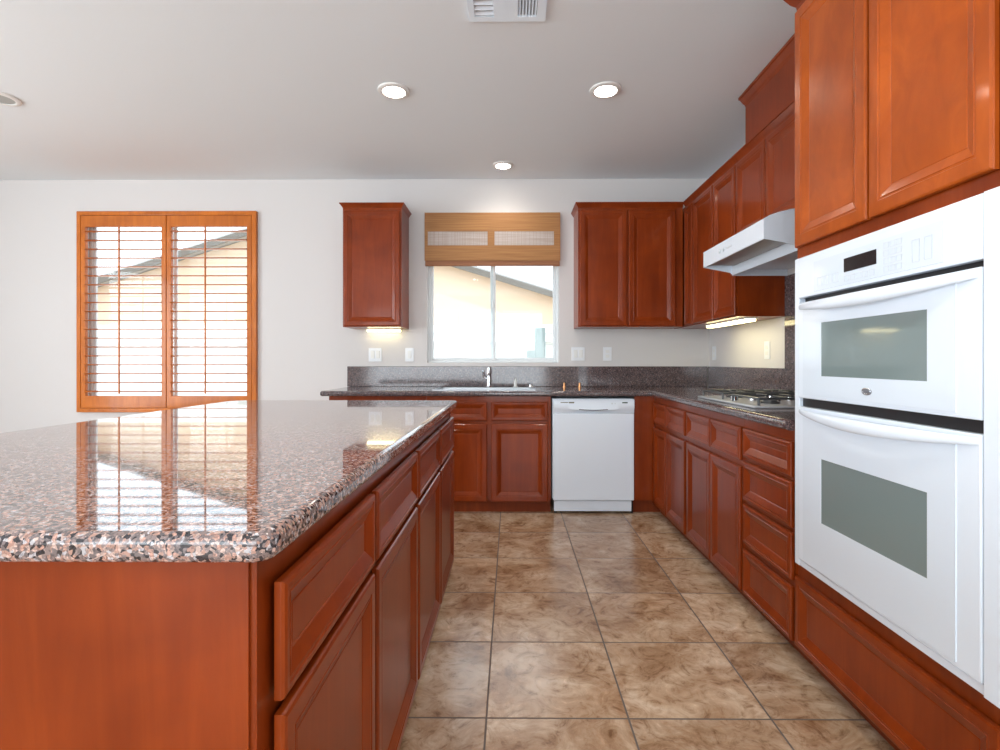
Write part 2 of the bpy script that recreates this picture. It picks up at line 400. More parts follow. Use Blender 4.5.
t = thing('wall_cabinet', 'two-door cherry wall cabinet between the bamboo-shaded window and the corner', 'cabinet', (.95, 4.42, UZ0))
obj('body', B(.545, 1.395, UF, YB-.002, UZ0, UZ1), 'cherry', t, smooth=False)
front('door', '-y', UF-.020, .558, .938, UZ0+.008, UZ1-.03, t)
front('door', '-y', UF-.020, .952, 1.332, UZ0+.008, UZ1-.03, t)
obj('crown', crown(bmesh.new(), [(.545, YB-.004), (.545, UF), (1.395, UF)], UZ1-.008, 2.438, .024), 'cherry', t, smooth=False)

UX = 1.415    # right-run upper frame plane
t = thing('wall_cabinet', 'tall narrow cherry wall cabinet on the right wall, deepest in the corner', 'cabinet', (1.57, 4.3, UZ0))
obj('body', B(UX, XR-.002, 4.060, YB-.004, UZ0, UZ1), 'cherry', t, smooth=False)
front('door', '-x', UX-.020, 4.068, 4.246, UZ0+.008, UZ1-.03, t, frame=.04)
obj('crown', crown(bmesh.new(), [(UX, 4.268), (UX, 4.060)], UZ1-.008, 2.438, .024), 'cherry', t, smooth=False)
t = thing('wall_cabinet', 'two-door tall cherry wall cabinet left of the range hood, lit strip below', 'cabinet', (1.57, 3.67, UZ0))
obj('body', B(UX, XR-.002, 3.285, 4.058, UZ0, UZ1), 'cherry', t, smooth=False)
front('door', '-x', UX-.020, 3.655, 4.050, UZ0+.008, UZ1-.03, t)
front('door', '-x', UX-.020, 3.293, 3.645, UZ0+.008, UZ1-.03, t)
obj('crown', crown(bmesh.new(), [(UX, 4.058), (UX, 3.285)], UZ1-.008, 2.438, .024), 'cherry', t, smooth=False)
t = thing('wall_cabinet', 'short cherry wall cabinet directly above the white range hood', 'cabinet', (1.57, 2.9, 1.885))
obj('body', B(UX, XR-.002, 2.50, 3.283, 1.885, UZ1), 'cherry', t, smooth=False)
front('door', '-x', UX-.020, 2.905, 3.275, 1.893, UZ1-.03, t)
front('door', '-x', UX-.020, 2.508, 2.893, 1.893, UZ1-.03, t)
obj('crown', crown(bmesh.new(), [(UX, 3.283), (UX, 2.50)], UZ1-.008, 2.438, .024), 'cherry', t, smooth=False)
t = thing('duct_cover', 'plain cherry duct box with crown stacked above the range hood cabinet', 'duct box', (1.57, 2.85, 2.44))
obj('body', B(1.40, XR-.002, 2.50, 3.143, 2.4395, 2.70), 'cherry', t, smooth=False)
obj('crown', crown(bmesh.new(), [(XR-.006, 3.143), (1.40, 3.143), (1.40, 2.50)][::1], 2.665, 2.735, .030), 'cherry', t, smooth=False)

# tall oven cabinet
TX = 1.08
t = thing('oven_cabinet', 'tall cherry cabinet housing the white double wall oven', 'cabinet', (1.4, 1.55, 0))
bm = bmesh.new()
box(bm, TX, TX+.02, 1.10, 1.126, .10, 2.50); box(bm, TX, TX+.02, 1.908, 1.985, .10, 2.50)      # stiles
box(bm, TX, TX+.02, 1.126, 1.908, 1.515, 2.50); box(bm, TX, TX+.02, 1.126, 1.908, .10, .415)     # rails
box(bm, TX+.02, XR-.002, 1.10, 1.118, .10, 2.50); box(bm, TX+.02, XR-.002, 1.967, 1.985, .10, 2.50); box(bm, 1.136, XR-.002, 1.10, 1.118, 0, .10); box(bm, 1.136, XR-.002, 1.967, 1.985, 0, .10)  # sides
box(bm, TX+.02, XR-.002, 1.118, 1.967, 2.48, 2.50); box(bm, TX+.02, XR-.002, 1.118, 1.967, .38, .40)
obj('body', bm, 'cherry', t, smooth=False)
obj('toe_kick', B(1.135, 1.15, 1.118, 1.967, 0, .10), 'toe', t, smooth=False)
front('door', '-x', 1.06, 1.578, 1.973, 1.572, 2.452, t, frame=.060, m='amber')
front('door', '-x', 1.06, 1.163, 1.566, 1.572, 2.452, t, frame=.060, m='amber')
front('drawer_front', '-x', 1.06, 1.145, 1.973, .085, .345, t, frame=.045, raised=False)
obj('crown', crown(bmesh.new(), [(XR-.002, 1.985), (TX, 1.985), (TX, 1.10)][::1], 2.462, 2.57, .050), 'cherry', t, smooth=False)

# base run on the right wall
def base_right(label, y0, y1, cols, drawers=None, y_body=None):
    t = thing('base_cabinet', label, 'cabinet', (1.4, (y0+y1)/2, 0))
    yb = y_body or y1
    bm = bmesh.new(); box(bm, 1.08, 1.10, y0, y1, .10, .885); box(bm, 1.10, XR-.004, y0, yb, .10, .885)
    obj('body', bm, 'cherry', t, smooth=False)
    obj('toe_kick', B(1.135, XR-.02, y0, yb, 0, .0995), 'toe', t, smooth=False)
    for a, b in cols:
        if drawers:
            for z0, z1 in drawers: front('drawer', '-x', 1.06, a, b, z0, z1, t, frame=.034, raised=False)
        else:
            front('drawer', '-x', 1.06, a, b, .688, .842, t, frame=.034, raised=False)
            front('door', '-x', 1.06, a, b, .085, .657, t)
    return t
base_right('cherry base cabinet with two narrow drawers and doors at the inner corner', 3.206, 3.948, [(3.612, 3.925), (3.226, 3.600)], y_body=4.0)
base_right('cherry base cabinet below the gas cooktop, two drawer fronts over two doors', 2.432, 3.204, [(2.816, 3.187), (2.447, 2.804)])
base_right('cherry base cabinet with a stack of four drawers beside the wall oven', 1.989, 2.430, [(2.000, 2.415)], [(.708, .842), (.515, .690), (.317, .494), (.085, .288)])

# base run on the back wall
def base_back(label, x0, x1, cols, x_in=None):
    t = thing('base_cabinet', label, 'cabinet', ((x0+x1)/2, 4.25, 0))
    obj('body', B(x0, x1, 3.95, YB-.004, .10, .885), 'cherry', t, smooth=False)
    obj('toe_kick', B(x0+.01, x1-.001, 4.0, YB-.02, 0, .0995), 'toe', t, smooth=False)
    for a, b in cols:
        front('drawer', '-y', 3.93, a, b, .700, .842, t, frame=.034, raised=False)
        front('door', '-y', 3.93, a, b, .092, .677, t, frame=.058)
    return t
base_back('cherry base cabinet at the left end of the back counter, mostly hidden by the island', -1.378, -.642, [(-1.362, -1.0), (-.97, -.66)])
# sink base: open carcass so the basin hangs inside it
t = thing('base_cabinet', 'cherry sink base cabinet left of the white dishwasher', 'cabinet', (-.17, 4.25, 0))
bm = bmesh.new(); box(bm, -.640, .298, 3.95, 3.97, .10, .885); box(bm, -.640, -.622, 3.97, YB-.004, .10, .885); box(bm, .280, .298, 3.97, YB-.004, .10, .885)
box(bm, -.622, .280, 3.97, YB-.004, .10, .118)
obj('body', bm, 'cherry', t, smooth=False)
obj('toe_kick', B(-.64, .297, 4.0, 4.02, 0, .0995), 'toe', t, smooth=False)
for a, b in ((-.612, -.182), (-.152, .275)):
    front('drawer', '-y', 3.93, a, b, .700, .842, t, frame=.034, raised=False)
    front('door', '-y', 3.93, a, b, .092, .677, t, frame=.058)
t = thing('corner_filler', 'plain cherry filler panel between the dishwasher and the corner', 'panel', (1.0, 3.96, 0))
obj('body', B(.926, 1.079, 3.95, 3.97, .10, .885), 'cherry', t, smooth=False)
obj('toe_kick', B(.926, 1.134, 4.0, 4.02, 0, .0995), 'toe', t, smooth=False)

# ------------------------------------------------------------------ dishwasher
t = thing('dishwasher', 'white built-in dishwasher under the back counter', 'dishwasher', (.615, 4.2, 0))
obj('tub', B(.309, .922, 3.965, 4.50, .11, .868), 'white', t, smooth=False)
obj('door', B(.313, .919, 3.925, 3.962, .105, .758, bev=.006), 'white', t)
# control panel with a scooped handle pocket
bm = bmesh.new(); n = 28; rows = []
for i in range(n+1):
    x = .313+.606*i/n; u = (i/n-.5)*2
    bow = .020*max(0, 1-(abs(u)/.85)**2)**.8
    lip = .030*max(0, 1-(abs(u)/.62)**4)
    rows.append([bm.verts.new((x, 3.962, .866)), bm.verts.new((x, 3.925, .866)), bm.verts.new((x, 3.918, .855)), bm.verts.new((x, 3.915, .800-bow)),
                 bm.verts.new((x, 3.925+lip*.35, .790-bow-.004)), bm.verts.new((x, 3.930+lip*.3, .760)), bm.verts.new((x, 3.962, .760))])
for a, b in zip(rows, rows[1:]):
    for k in range(7): bm.faces.new((a[k], b[k], b[(k+1) % 7], a[(k+1) % 7]))
bm.faces.new(rows[0]); bm.faces.new(rows[-1][::-1])
obj('control_panel', bm, 'white', t)
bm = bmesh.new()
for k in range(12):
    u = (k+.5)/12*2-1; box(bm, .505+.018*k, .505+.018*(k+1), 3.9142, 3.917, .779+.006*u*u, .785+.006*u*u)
obj('handle_pocket_shade', bm, mat('painted_pocket_shadow', (.12, .12, .14), .5), t, smooth=False)  # dark arc strip, its colour stands in for shade under the handle scoop
bm = B(.368, .425, 3.9145, 3.9165, .836, .842); box(bm, .43, .470, 3.9145, 3.9165, .834, .844); obj('badge', bm, mat('dark_print', (.16, .15, .10), .5), t, smooth=False, label='small dark lettering smudge')
obj('indicator', B(.828, .868, 3.9145, 3.9165, .834, .843), mat('indicator_print', (.05, .09, .08), .4), t, smooth=False)
for bx_, br_ in ((.752, .006), (.775, .004)): obj('button', cyl(bmesh.new(), (bx_, 3.918, .832), (bx_, 3.9145, .832), br_, n=12), 'print', t)
obj('toe_panel', B(.322, .905, 3.952, 3.962, .018, .098, bev=.002), 'white', t)
bm = cyl(bmesh.new(), (.335, 3.985, 0), (.335, 3.985, .11), .012, n=10); obj('foot', bm, 'black', t)
bm = cyl(bmesh.new(), (.912, 3.985, 0), (.912, 3.985, .11), .012, n=10); obj('foot', bm, 'black', t)

# ------------------------------------------------------------------ countertops
CZ0, CZ1 = .886, .926
sx0, sx1, sy0, sy1 = -.585, .165, 4.035, 4.40
t = thing('countertop', 'L-shaped dark brown granite countertop along the back and right walls', 'countertop', (0, 4.2, CZ0))
xs = [-1.425, sx0, sx1, 1.035, XR-.001]; ys = [1.990, 3.895, sy0, sy1, YB-.001]
def keep(i, j):
    if i == 3: return True
    if j == 0: return False
    return not (i == 1 and j == 2)
bm = slab(xs, ys, keep, CZ0, CZ1)
es = [e for e in bm.edges if (abs(e.verts[0].co.z-e.verts[1].co.z) < 1e-6) and (
      all(abs(v.co.y-3.895) < 1e-5 and v.co.x < 1.04 for v in e.verts) or all(abs(v.co.x-1.035) < 1e-5 and v.co.y < 3.9 for v in e.verts) or all(abs(v.co.x+1.425) < 1e-5 for v in e.verts))
      and any(abs(f.normal.z) < .5 for f in e.link_faces)]
bmesh.ops.bevel(bm, geom=es, offset=.016, segments=5, profile=.5, affect='EDGES')
obj('worktop', bm, 'granite_dark', t)
obj('backsplash', B(-1.432, XR-.022, YB-.020, YB-.0005, CZ1+.0005 if False else CZ1, 1.103, bev=.003), 'granite_dark', t)
obj('backsplash', B(XR-.020, XR-.0005, 3.286, YB-.0205, CZ1, 1.103, bev=.003), 'granite_dark', t)
obj('backsplash', B(XR-.020, XR-.0005, 1.990, 3.284, CZ1, 1.679, bev=.003), 'granite_dark', t, label='full-height granite panel behind the cooktop')

# island
t = thing('kitchen_island', 'large cherry kitchen island with four drawers over four doors facing the aisle', 'kitchen island', (-.94, 1.83, 0))
obj('body', B(-1.545, -.343, .704, 2.955, 0, .885), 'cherry', t, smooth=False)
obj('end_panel', B(-1.545, -.352, .699, .704, 0, .885), 'cherry', t, smooth=False)
bm = bmesh.new()
for a, b in ((.738, 1.245), (1.258, 1.805), (1.828, 2.375), (2.395, 2.94)):
    for nm, z0, z1, fw in (('drawer', .668, .836, .034), ('door', .035, .648, .052)):
        obj(nm, panel_bm('+x', -.319, a, b-.012, z0, z1, th=.016, frame=fw), 'cherry', t, smooth=False)
t = thing('countertop', 'polished pink-brown speckled granite slab topping the kitchen island', 'countertop', (-.94, 1.83, CZ0))
r = .12; px0, px1, py0, py1 = -1.585, -.308, .668, 2.985
def arc(cx, cy, r, a0, a1, n): return [(cx+r*math.cos(math.radians(a0+(a1-a0)*k/n)), cy+r*math.sin(math.radians(a0+(a1-a0)*k/n))) for k in range(n+1)]
pts = arc(px0+.03, py0+.03, .03, 180, 270, 5)+arc(px1-.03, py0+.03, .03, 270, 360, 6)+arc(px1-.015, py1-.015, .015, 0, 90, 4)+arc(px0+r, py1-r, r, 90, 180, 10)
bm = prism(bmesh.new(), pts, 'z', CZ0, CZ1)
es = [e for e in bm.edges if abs(e.verts[0].co.z-e.verts[1].co.z) < 1e-6]
bmesh.ops.bevel(bm, geom=es, offset=.0135, segments=6, profile=.5, affect='EDGES')
obj('slab', bm, 'granite', t)

# ------------------------------------------------------------------ sink, tap, small things by the sink
t = thing('sink', 'stainless steel kitchen sink set in the back counter below the window', 'sink', ((sx0+sx1)/2, 4.22, CZ1))
bm = bmesh.new()
xs = [sx0-.022, sx0+.012, sx1-.012, sx1+.022]; ys = [sy0-.022, sy0+.012, sy1-.012, sy1+.03]
b2 = slab(xs, ys, lambda i, j: not (i == 1 and j == 1), CZ1, CZ1+.004)
es = [e for e in b2.edges if e.is_boundary is False and all(v.co.z > CZ1+.0035 for v in e.verts) and any(abs(f.normal.z) < .5 for f in e.link_faces)]
bmesh.ops.bevel(b2, geom=es, offset=.0018, segments=2, affect='EDGES')
obj('rim', b2, mat('sink_rim_steel', (.36, .36, .37), .42, 1), t)
bm = bmesh.new(); x0, x1, y0, y1, zt, zb = sx0+.004, sx1-.004, sy0+.004, sy1-.004, CZ1-.001, .74
box(bm, x0, x0+.008, y0, y1, zb, zt); box(bm, x1-.008, x1, y0, y1, zb, zt); box(bm, x0+.008, x1-.008, y0, y0+.008, zb, zt); box(bm, x0+.008, x1-.008, y1-.008, y1, zb, zt); box(bm, x0, x1, y0, y1, zb-.008, zb)
box(bm, -.22, -.19, y0+.008, y1-.008, zb, zt-.03)
obj('basin', bm, 'steel', t)
obj('drain', cyl(bmesh.new(), (-.39, 4.22, zb), (-.39, 4.22, zb+.004), .04, n=24), 'chrome', t)

t = thing('faucet', 'chrome kitchen faucet with side lever standing behind the sink', 'faucet', (-.19, 4.455, CZ1))
bm = cyl(bmesh.new(), (-.19, 4.455, CZ1+.0005), (-.19, 4.455, CZ1+.014), .028, .024, 20); cyl(bm, (-.19, 4.455, CZ1+.014), (-.19, 4.455, CZ1+.10), .017, .014, 16)
obj('base', bm, 'chrome', t)
obj('spout', tube(bmesh.new(), [(-.19, 4.455, 1.02), (-.19, 4.455, 1.055), (-.19, 4.44, 1.08), (-.19, 4.40, 1.092), (-.19, 4.33, 1.078), (-.19, 4.28, 1.05), (-.19, 4.275, 1.03)], [.013, .012, .012, .011, .011, .012, .013], 12), 'chrome', t)
obj('lever', tube(bmesh.new(), [(-.205, 4.455, 1.00), (-.235, 4.455, 1.015), (-.245, 4.45, 1.05), (-.24, 4.44, 1.065)], [.012, .010, .008, .006], 10), 'chrome', t)
def stub(name, label, cat, x, h, r, m, cap):
    t = thing(name, label, cat, (x, 4.455, CZ1))
    bm = cyl(bmesh.new(), (x, 4.455, CZ1+.0005), (x, 4.455, CZ1+.008), r*1.5, n=16); cyl(bm, (x, 4.455, CZ1+.008), (x, 4.455, CZ1+h), r, r*.9, 16)
    obj('base', bm, m, t)
    obj(cap, tube(bmesh.new(), [(x, 4.455, CZ1+h), (x, 4.455, CZ1+h+.01), (x, 4.44, CZ1+h+.016), (x, 4.40, CZ1+h+.008)], [r*.7, r*.6, r*.5, r*.4], 10) if cap == 'nozzle' else cyl(bmesh.new(), (x, 4.455, CZ1+h), (x, 4.455, CZ1+h+.006), r*1.05, r*.7, 16), m, t)
stub('soap_dispenser', 'upright white soap dispenser right of the chrome faucet', 'soap dispenser', .035, .058, .014, 'whitepaint', 'nozzle')
stub('air_gap', 'low chrome air gap cap between the soap dispenser and the copper caps', 'sink fitting', .165, .022, .017, 'chrome', 'cap')
stub('sink_fitting', 'small copper-coloured fitting on the back counter, nearer the sink of the two', 'sink fitting', .450, .034, .009, 'copper', 'cap')
stub('sink_fitting', 'small copper-coloured fitting on the back counter, farther right from the sink', 'sink fitting', .580, .034, .009, 'copper', 'cap')

# ------------------------------------------------------------------ gas cooktop
kx0, kx1, ky0, ky1 = 1.135, 1.640, 2.455, 3.205
t = thing('gas_cooktop', 'gas cooktop with dark grates set in the right counter under the hood', 'cooktop', (1.39, 2.83, CZ1))
obj('pan', B(kx0, kx1, ky0, ky1, CZ1+.0003, CZ1+.013, bev=.005), mat('cooktop_enamel', (.52, .54, .56), .25, .3), t)
for bx, by in ((1.29, 3.04), (1.53, 3.04), (1.29, 2.62), (1.53, 2.62)):
    rr = .045 if bx < 1.4 else .038
    bm = cyl(bmesh.new(), (bx, by, CZ1+.013), (bx, by, CZ1+.022), rr, rr*.95, 24); cyl(bm, (bx, by, CZ1+.022), (bx, by, CZ1+.030), rr*.75, rr*.7, 24)
    obj('burner', bm, 'iron', t)
for gy in (3.04, 2.62):
    bm = bmesh.new(); a0, a1, b0, b1 = 1.165, 1.625, gy-.145, gy+.145; zt = CZ1+.046
    for y in (b0, b1): tube(bm, [(a0, y, zt), (a1, y, zt)], .006, 8)
    for x in (a0, 1.41, a1): tube(bm, [(x, b0, zt), (x, b1, zt)], .006, 8)
    for bx in (1.29, 1.53):
        for dx, dy in ((1, 0), (-1, 0), (0, 1), (0, -1)):
            tube(bm, [(bx+dx*.03, gy+dy*.03, zt+.004), (bx+dx*(.115 if dx else 0), gy+dy*(.145 if dy else 0), zt+.002)], .005, 8)
    for x in (a0, 1.41, a1):
        for y in (b0, b1): cyl(bm, (x, y, CZ1+.013), (x, y, zt), .006, n=8)
    obj('grate', bm, 'iron', t)
for i, x in enumerate((1.20, 1.30, 1.40, 1.50)):
    bm = cyl(bmesh.new(), (x, 2.83, CZ1+.013), (x, 2.83, CZ1+.036), .021, .018, 20); box(bm, x-.004, x+.004, 2.812, 2.848, CZ1+.036, CZ1+.044, bev=.002)
    obj('knob', bm, 'chrome', t)

# ------------------------------------------------------------------ range hood
t = thing('range_hood', 'white under-cabinet range hood above the gas cooktop', 'range hood', (1.45, 2.89, 1.68))
hy0, hy1 = 2.500, 3.282
bm = bmesh.new()
# upper shell: curved top, vertical fascia, thin underside
top = [(1.200, 1.826), (1.225, 1.842), (1.27, 1.858), (1.33, 1.872), (1.412, 1.882), (XR-.003, 1.882)]
outer = top+[(XR-.003, 1.875)]
inner = [(XR-.003, 1.720), (1.40, 1.720), (1.385, 1.752), (1.30, 1.756), (1.21, 1.738), (1.205, 1.730), (1.200, 1.730)]
prism(bm, outer+inner, 'y', hy0+.004, hy1-.004)
# end cheeks drop to the fascia line
for a, b in ((hy0, hy0+.004), (hy1-.004, hy1)):
    prism(bm, top+[(XR-.003, 1.681), (1.385, 1.681), (1.365, 1.70), (1.205, 1.730), (1.200, 1.732)], 'y', a, b)
obj('shell', bm, 'white', t)
bm = B(1.376, 1.384, hy0+.004, hy1-.004, 1.681, 1.745, bev=.002); box(bm, 1.376, XR-.003, hy0+.004, hy0+.010, 1.681, 1.71); 
obj('front_lip', bm, 'white', t)
obj('filter', B(1.225, 1.372, hy0+.05, hy1-.05, 1.7365, 1.7415), 'filter', t, smooth=False)
for i in range(2): obj('knob', cyl(bmesh.new(), (1.1995, 3.02-.05*i, 1.778), (1.193, 3.02-.05*i, 1.778), .010, n=14), 'print', t)
obj('maker_mark', B(1.198, 1.1998, 2.86, 2.93, 1.776, 1.783), 'print', t, smooth=False)

# ------------------------------------------------------------------ double wall oven
t = thing('wall_oven', 'white double wall oven built into the tall cherry cabinet', 'oven', (1.3, 1.52, .41))
oy0, oy1 = 1.117, 1.931
bm = bmesh.new()
box(bm, 1.036, 1.078, oy0, oy0+.041, .410, 1.520, bev=.002); box(bm, 1.040, 1.078, oy1-.031, oy1, .410, 1.520, bev=.003)
box(bm, 1.042, 1.078, oy0+.04, oy1-.030, .410, .434, bev=.003)
obj('trim_frame', bm, 'white', t)
obj('cavity_box', B(1.062, 1.60, 1.135, 1.90, .425, 1.505), 'black', t, smooth=False)
cp = obj('control_panel', B(1.036, 1.061, oy0+.042, oy1-.031, 1.373, 1.519, bev=.004), 'white', t)
gp = obj('touch_glass', B(1.0345, 1.0362, 1.262, 1.800, 1.386, 1.487), 'white2', cp, smooth=False)
obj('display', B(1.033, 1.0343, 1.492, 1.636, 1.424, 1.466), 'display', cp, smooth=False)
def outline(y0, y1, z0, z1, w_=.0012):
    bm = bmesh.new(); ring = lambda i, x: [bm.verts.new((x, a, b)) for a, b in ((y0+i, z0+i), (y1-i, z0+i), (y1-i, z1-i), (y0+i, z1-i))]
    A, B_, C_, D_ = ring(0, 1.0336), ring(w_, 1.0336), ring(0, 1.0344), ring(w_, 1.0344)
    for k in range(4):
        j = (k+1) % 4
        bm.faces.new((A[k], A[j], B_[j], B_[k])); bm.faces.new((C_[k], C_[j], D_[j], D_[k])); bm.faces.new((A[k], A[j], C_[j], C_[k])); bm.faces.new((B_[k], B_[j], D_[j], D_[k]))
    obj('button', bm, 'print', cp, smooth=False)
for i in range(3):
    for j in range(4): outline(1.395+i*.024, 1.415+i*.024, 1.394+j*.022, 1.410+j*.022)
for i in range(5): outline(1.50+i*.028, 1.522+i*.028, 1.395, 1.412)
for i in range(4): outline(1.665+i*.030, 1.688+i*.030, 1.400, 1.430)
for i in range(2): outline(1.295+i*.04, 1.320+i*.04, 1.402, 1.460)
box_y0, box_y1 = 1.161, 1.897
def oven_door(z0, z1, wz0, wz1, hz):
    d = obj('door', B(1.034, 1.061, box_y0, box_y1, z0, z1, bev=.004), 'white', t)
    bm = bmesh.new()
    # slightly proud glass skin over the middle of the door, with the window opening cut out
    b3 = slab([1.225, 1.308, 1.754, 1.862], [z0+.012, wz0, wz1, z1-.028], lambda i, j: not (i == 1 and j == 1), 0, 1)
    for v in b3.verts: y, z, tt = v.co; v.co = (1.0345-.0030*tt, y, z)
    obj('glass_skin', b3, 'white2', d, smooth=False)
    obj('window', B(1.0330, 1.0342, 1.3082, 1.7538, wz0+.0002, wz1-.0002), 'ovenglass', d, smooth=False)
    # bowed handle
    bm = bmesh.new(); n = 36; rows = []
    for i in range(n+1):
        u = i/n; y = box_y0+.004+(box_y1-box_y0-.008)*u; s = math.sin(math.pi*u)
        out = 1.032-.048*s**.8; hz2 = .008+.011*s; zc = hz-.004-.012*s; th = .004+.012*s
        ring = []
        for k in range(12):
            a = 2*math.pi*k/12
            ring.append(bm.verts.new((out+th*.5-th*.5*math.cos(a)+.002*(1-s), y, zc+hz2*math.sin(a))))
        rows.append(ring)
    for a, b in zip(rows, rows[1:]):
        for k in range(12): bm.faces.new((a[k], a[(k+1) % 12], b[(k+1) % 12], b[k]))
    bm.faces.new(rows[0]); bm.faces.new(rows[-1])
    obj('handle', bm, 'white', d)
    return d
d = oven_door(1.017, 1.357, 1.098, 1.277, 1.345)
bm = bmesh.new(); bmesh.ops.create_uvsphere(bm, u_segments=24, v_segments=12, radius=1, matrix=Matrix.Translation((1.0312, 1.529, 1.060)) @ Matrix.Diagonal((.003, .022, .011, 1)))
obj('badge', bm, mat('badge_silver', (.30, .32, .36), .3, .8), d, label='small oval silver maker badge')
bm = bmesh.new(); R_ = []
for k in range(28):
    a = 2*math.pi*k/28; R_.append((1.0285, 1.526+.017*math.cos(a), 1.061+.0085*math.sin(a)))
tube(bm, R_+[R_[0]], .0011, 6)
obj('badge_ring', bm, mat('badge_ring_silver', (.7, .72, .75), .2, 1), d)
oven_door(.437, .986, .608, .822, .974)
obj('vent_strip', B(1.052, 1.061, box_y0, box_y1, .987, 1.016), 'black', t, smooth=False)

# ------------------------------------------------------------------ bamboo roman shade
t = thing('roman_shade', 'woven bamboo roman shade hanging over the top of the kitchen window', 'window shade', (-.16, 4.56, 1.97))
x0, x1 = -.752, .424
def zf(y): return 1.148+(361.2-y)*.0087
zt, zb1, zb2, zbm = 2.436, 2.272, 2.152, 1.975
bm = bmesh.new(); yv0, yv1 = 4.538, 4.543
box(bm, x0, x1, yv0, yv1, zb1, zt); box(bm, x0, x1, yv0, yv1, 2.020, zb2)
box(bm, x0, x0+.028, yv0, yv1, zb2, zb1); box(bm, x1-.055, x1, yv0, yv1, zb2, zb1); box(bm, -.205, -.145, yv0, yv1, zb2, zb1)
obj('valance', bm, 'bamboo', t, smooth=False)
for a, b in ((x0+.028, -.205), (-.145, x1-.055)):
    bm = B(a, b, yv0+.002, yv0+.0035, zb2, zb1)
    obj('sheer_band', bm, 'sheer', t, smooth=False, label='paler open-weave band')
    bm = bmesh.new(); k = a+.01
    while k < b-.004: box(bm, k, k+.0016, yv0, yv0+.0018, zb2, zb1); k += random.choice((.011, .015, .022, .034))
    obj('cord_strings', bm, mat('warp_thread', (.45, .30, .22), .7), t, smooth=False)
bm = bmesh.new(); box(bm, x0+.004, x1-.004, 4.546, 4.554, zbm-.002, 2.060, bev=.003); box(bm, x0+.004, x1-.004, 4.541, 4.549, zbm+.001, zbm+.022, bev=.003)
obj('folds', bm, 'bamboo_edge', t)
obj('headrail', B(x0, x1, 4.545, YB-.001, 2.395, zt), 'bamboo', t, smooth=False)
obj('side_return', B(x0, x0+.006, 4.545, YB-.001, 2.04, 2.395), 'bamboo', t, smooth=False)
obj('side_return', B(x1-.006, x1, 4.545, YB-.001, 2.04, 2.395), 'bamboo', t, smooth=False)
# ------------------------------------------------------------------ plantation shutters
t = thing('plantation_shutters', 'honey-orange wooden plantation shutters with open louvres on the back wall window', 'window shutters', (-3.01, 4.55, .70))
fx0, fx1, fz0, fz1 = -3.797, -2.222, .702, 2.458
bm = bmesh.new(); fy0, fy1 = 4.545, YB-.001
box(bm, fx0, fx0+.036, fy0, fy1, fz0, fz1, bev=.004); box(bm, fx1-.040, fx1, fy0, fy1, fz0, fz1, bev=.004)
box(bm, fx0+.03, fx1-.03, fy0, fy1, fz1-.036, fz1, bev=.004); box(bm, fx0+.03, fx1-.03, fy0, fy1, fz0, fz0+.036, bev=.004)
# jamb lining inside the opening

obj('frame', bm, 'honey', t)
for a, b in ((fx0+.038, -3.012), (-3.007, fx1-.042)):
    z0, z1 = fz0+.038, fz1-.038; py0_, py1_ = 4.547, 4.577
    bm = bmesh.new()
    box(bm, a, a+.040, py0_, py1_, z0, z1, bev=.003); box(bm, b-.040, b, py0_, py1_, z0, z1, bev=.003)
    box(bm, a+.038, b-.038, py0_, py1_, z1-.098, z1, bev=.003); box(bm, a+.038, b-.038, py0_, py1_, z0, z0+.105, bev=.003)
    p = obj('shutter_panel', bm, 'honey', t)
    lz0, lz1 = z0+.105, z1-.098; n = 19; pitch = (lz1-lz0)/n
    bm = bmesh.new()
    for k in range(n):
        zc = lz0+(k+.5)*pitch; tilt = .06; yc = 4.564
        pts = []
        for q in range(14):
            an = 2*math.pi*q/14; u, v = .038*math.cos(an), .0058*math.sin(an)
            pts.append((yc+u*math.cos(tilt)-v*math.sin(tilt), zc+u*math.sin(tilt)+v*math.cos(tilt)))
        prism(bm, pts, 'x', a+.041, b-.041)
    obj('louvres', bm, 'honey', p)
    cx_ = (a+b)/2-.012
    obj('tilt_rod', B(cx_-.006, cx_+.006, 4.508, 4.520, lz0+.02, lz1-.01, bev=.002), 'honey', p)

# ------------------------------------------------------------------ switches and sockets
def plate(label, cat, x, z, wd, ht, wallside='back', gang=1, kind='rocker'):
    name = 'light_switch' if cat == 'switch' else 'wall_outlet'
    t = thing(name, label, cat, (x, YB, z-ht/2) if wallside == 'back' else (XR, x, z-ht/2))
    def bx(bm, a0, a1, d0, d1, z0, z1, bev=0):
        if wallside == 'back': return box(bm, a0, a1, YB-d1, YB-d0, z0, z1, bev=bev)
        return box(bm, XR-d1, XR-d0, a0, a1, z0, z1, bev=bev)
    obj('cover_plate', bx(bmesh.new(), x-wd/2, x+wd/2, .0002, .006, z-ht/2, z+ht/2, .002), 'plate', t)
    for g_ in range(gang):
        cx_ = x+(g_-(gang-1)/2)*.046
        if kind == 'rocker': obj('rocker', bx(bmesh.new(), cx_-.016, cx_+.016, .006, .010, z-.033, z+.033, .002), 'whitepaint', t)
        else:
            for s in (-1, 1): obj('socket', bx(bmesh.new(), cx_-.016, cx_+.016, .006, .008, z+s*.02-.013, z+s*.02+.013, .002), 'whitepaint', t)
plate('white double rocker switch under the left single-door wall cabinet', 'switch', -1.19, 1.205, .115, .118, gang=2)
plate('white switch plate left of the kitchen window, right below the single-door cabinet edge', 'switch', -.89, 1.205, .075, .118)
plate('square white double switch plate just right of the kitchen window', 'switch', .583, 1.212, .115, .118, gang=2)
plate('narrow white outlet right of the square switch plate on the back wall', 'outlet', .838, 1.212, .075, .118, kind='socket')
plate('white outlet on the right wall close to the corner', 'outlet', 4.46, 1.215, .075, .118, 'right', kind='socket')
plate('white outlet on the right wall beside the granite panel behind the cooktop', 'outlet', 3.54, 1.222, .075, .118, 'right', kind='socket')

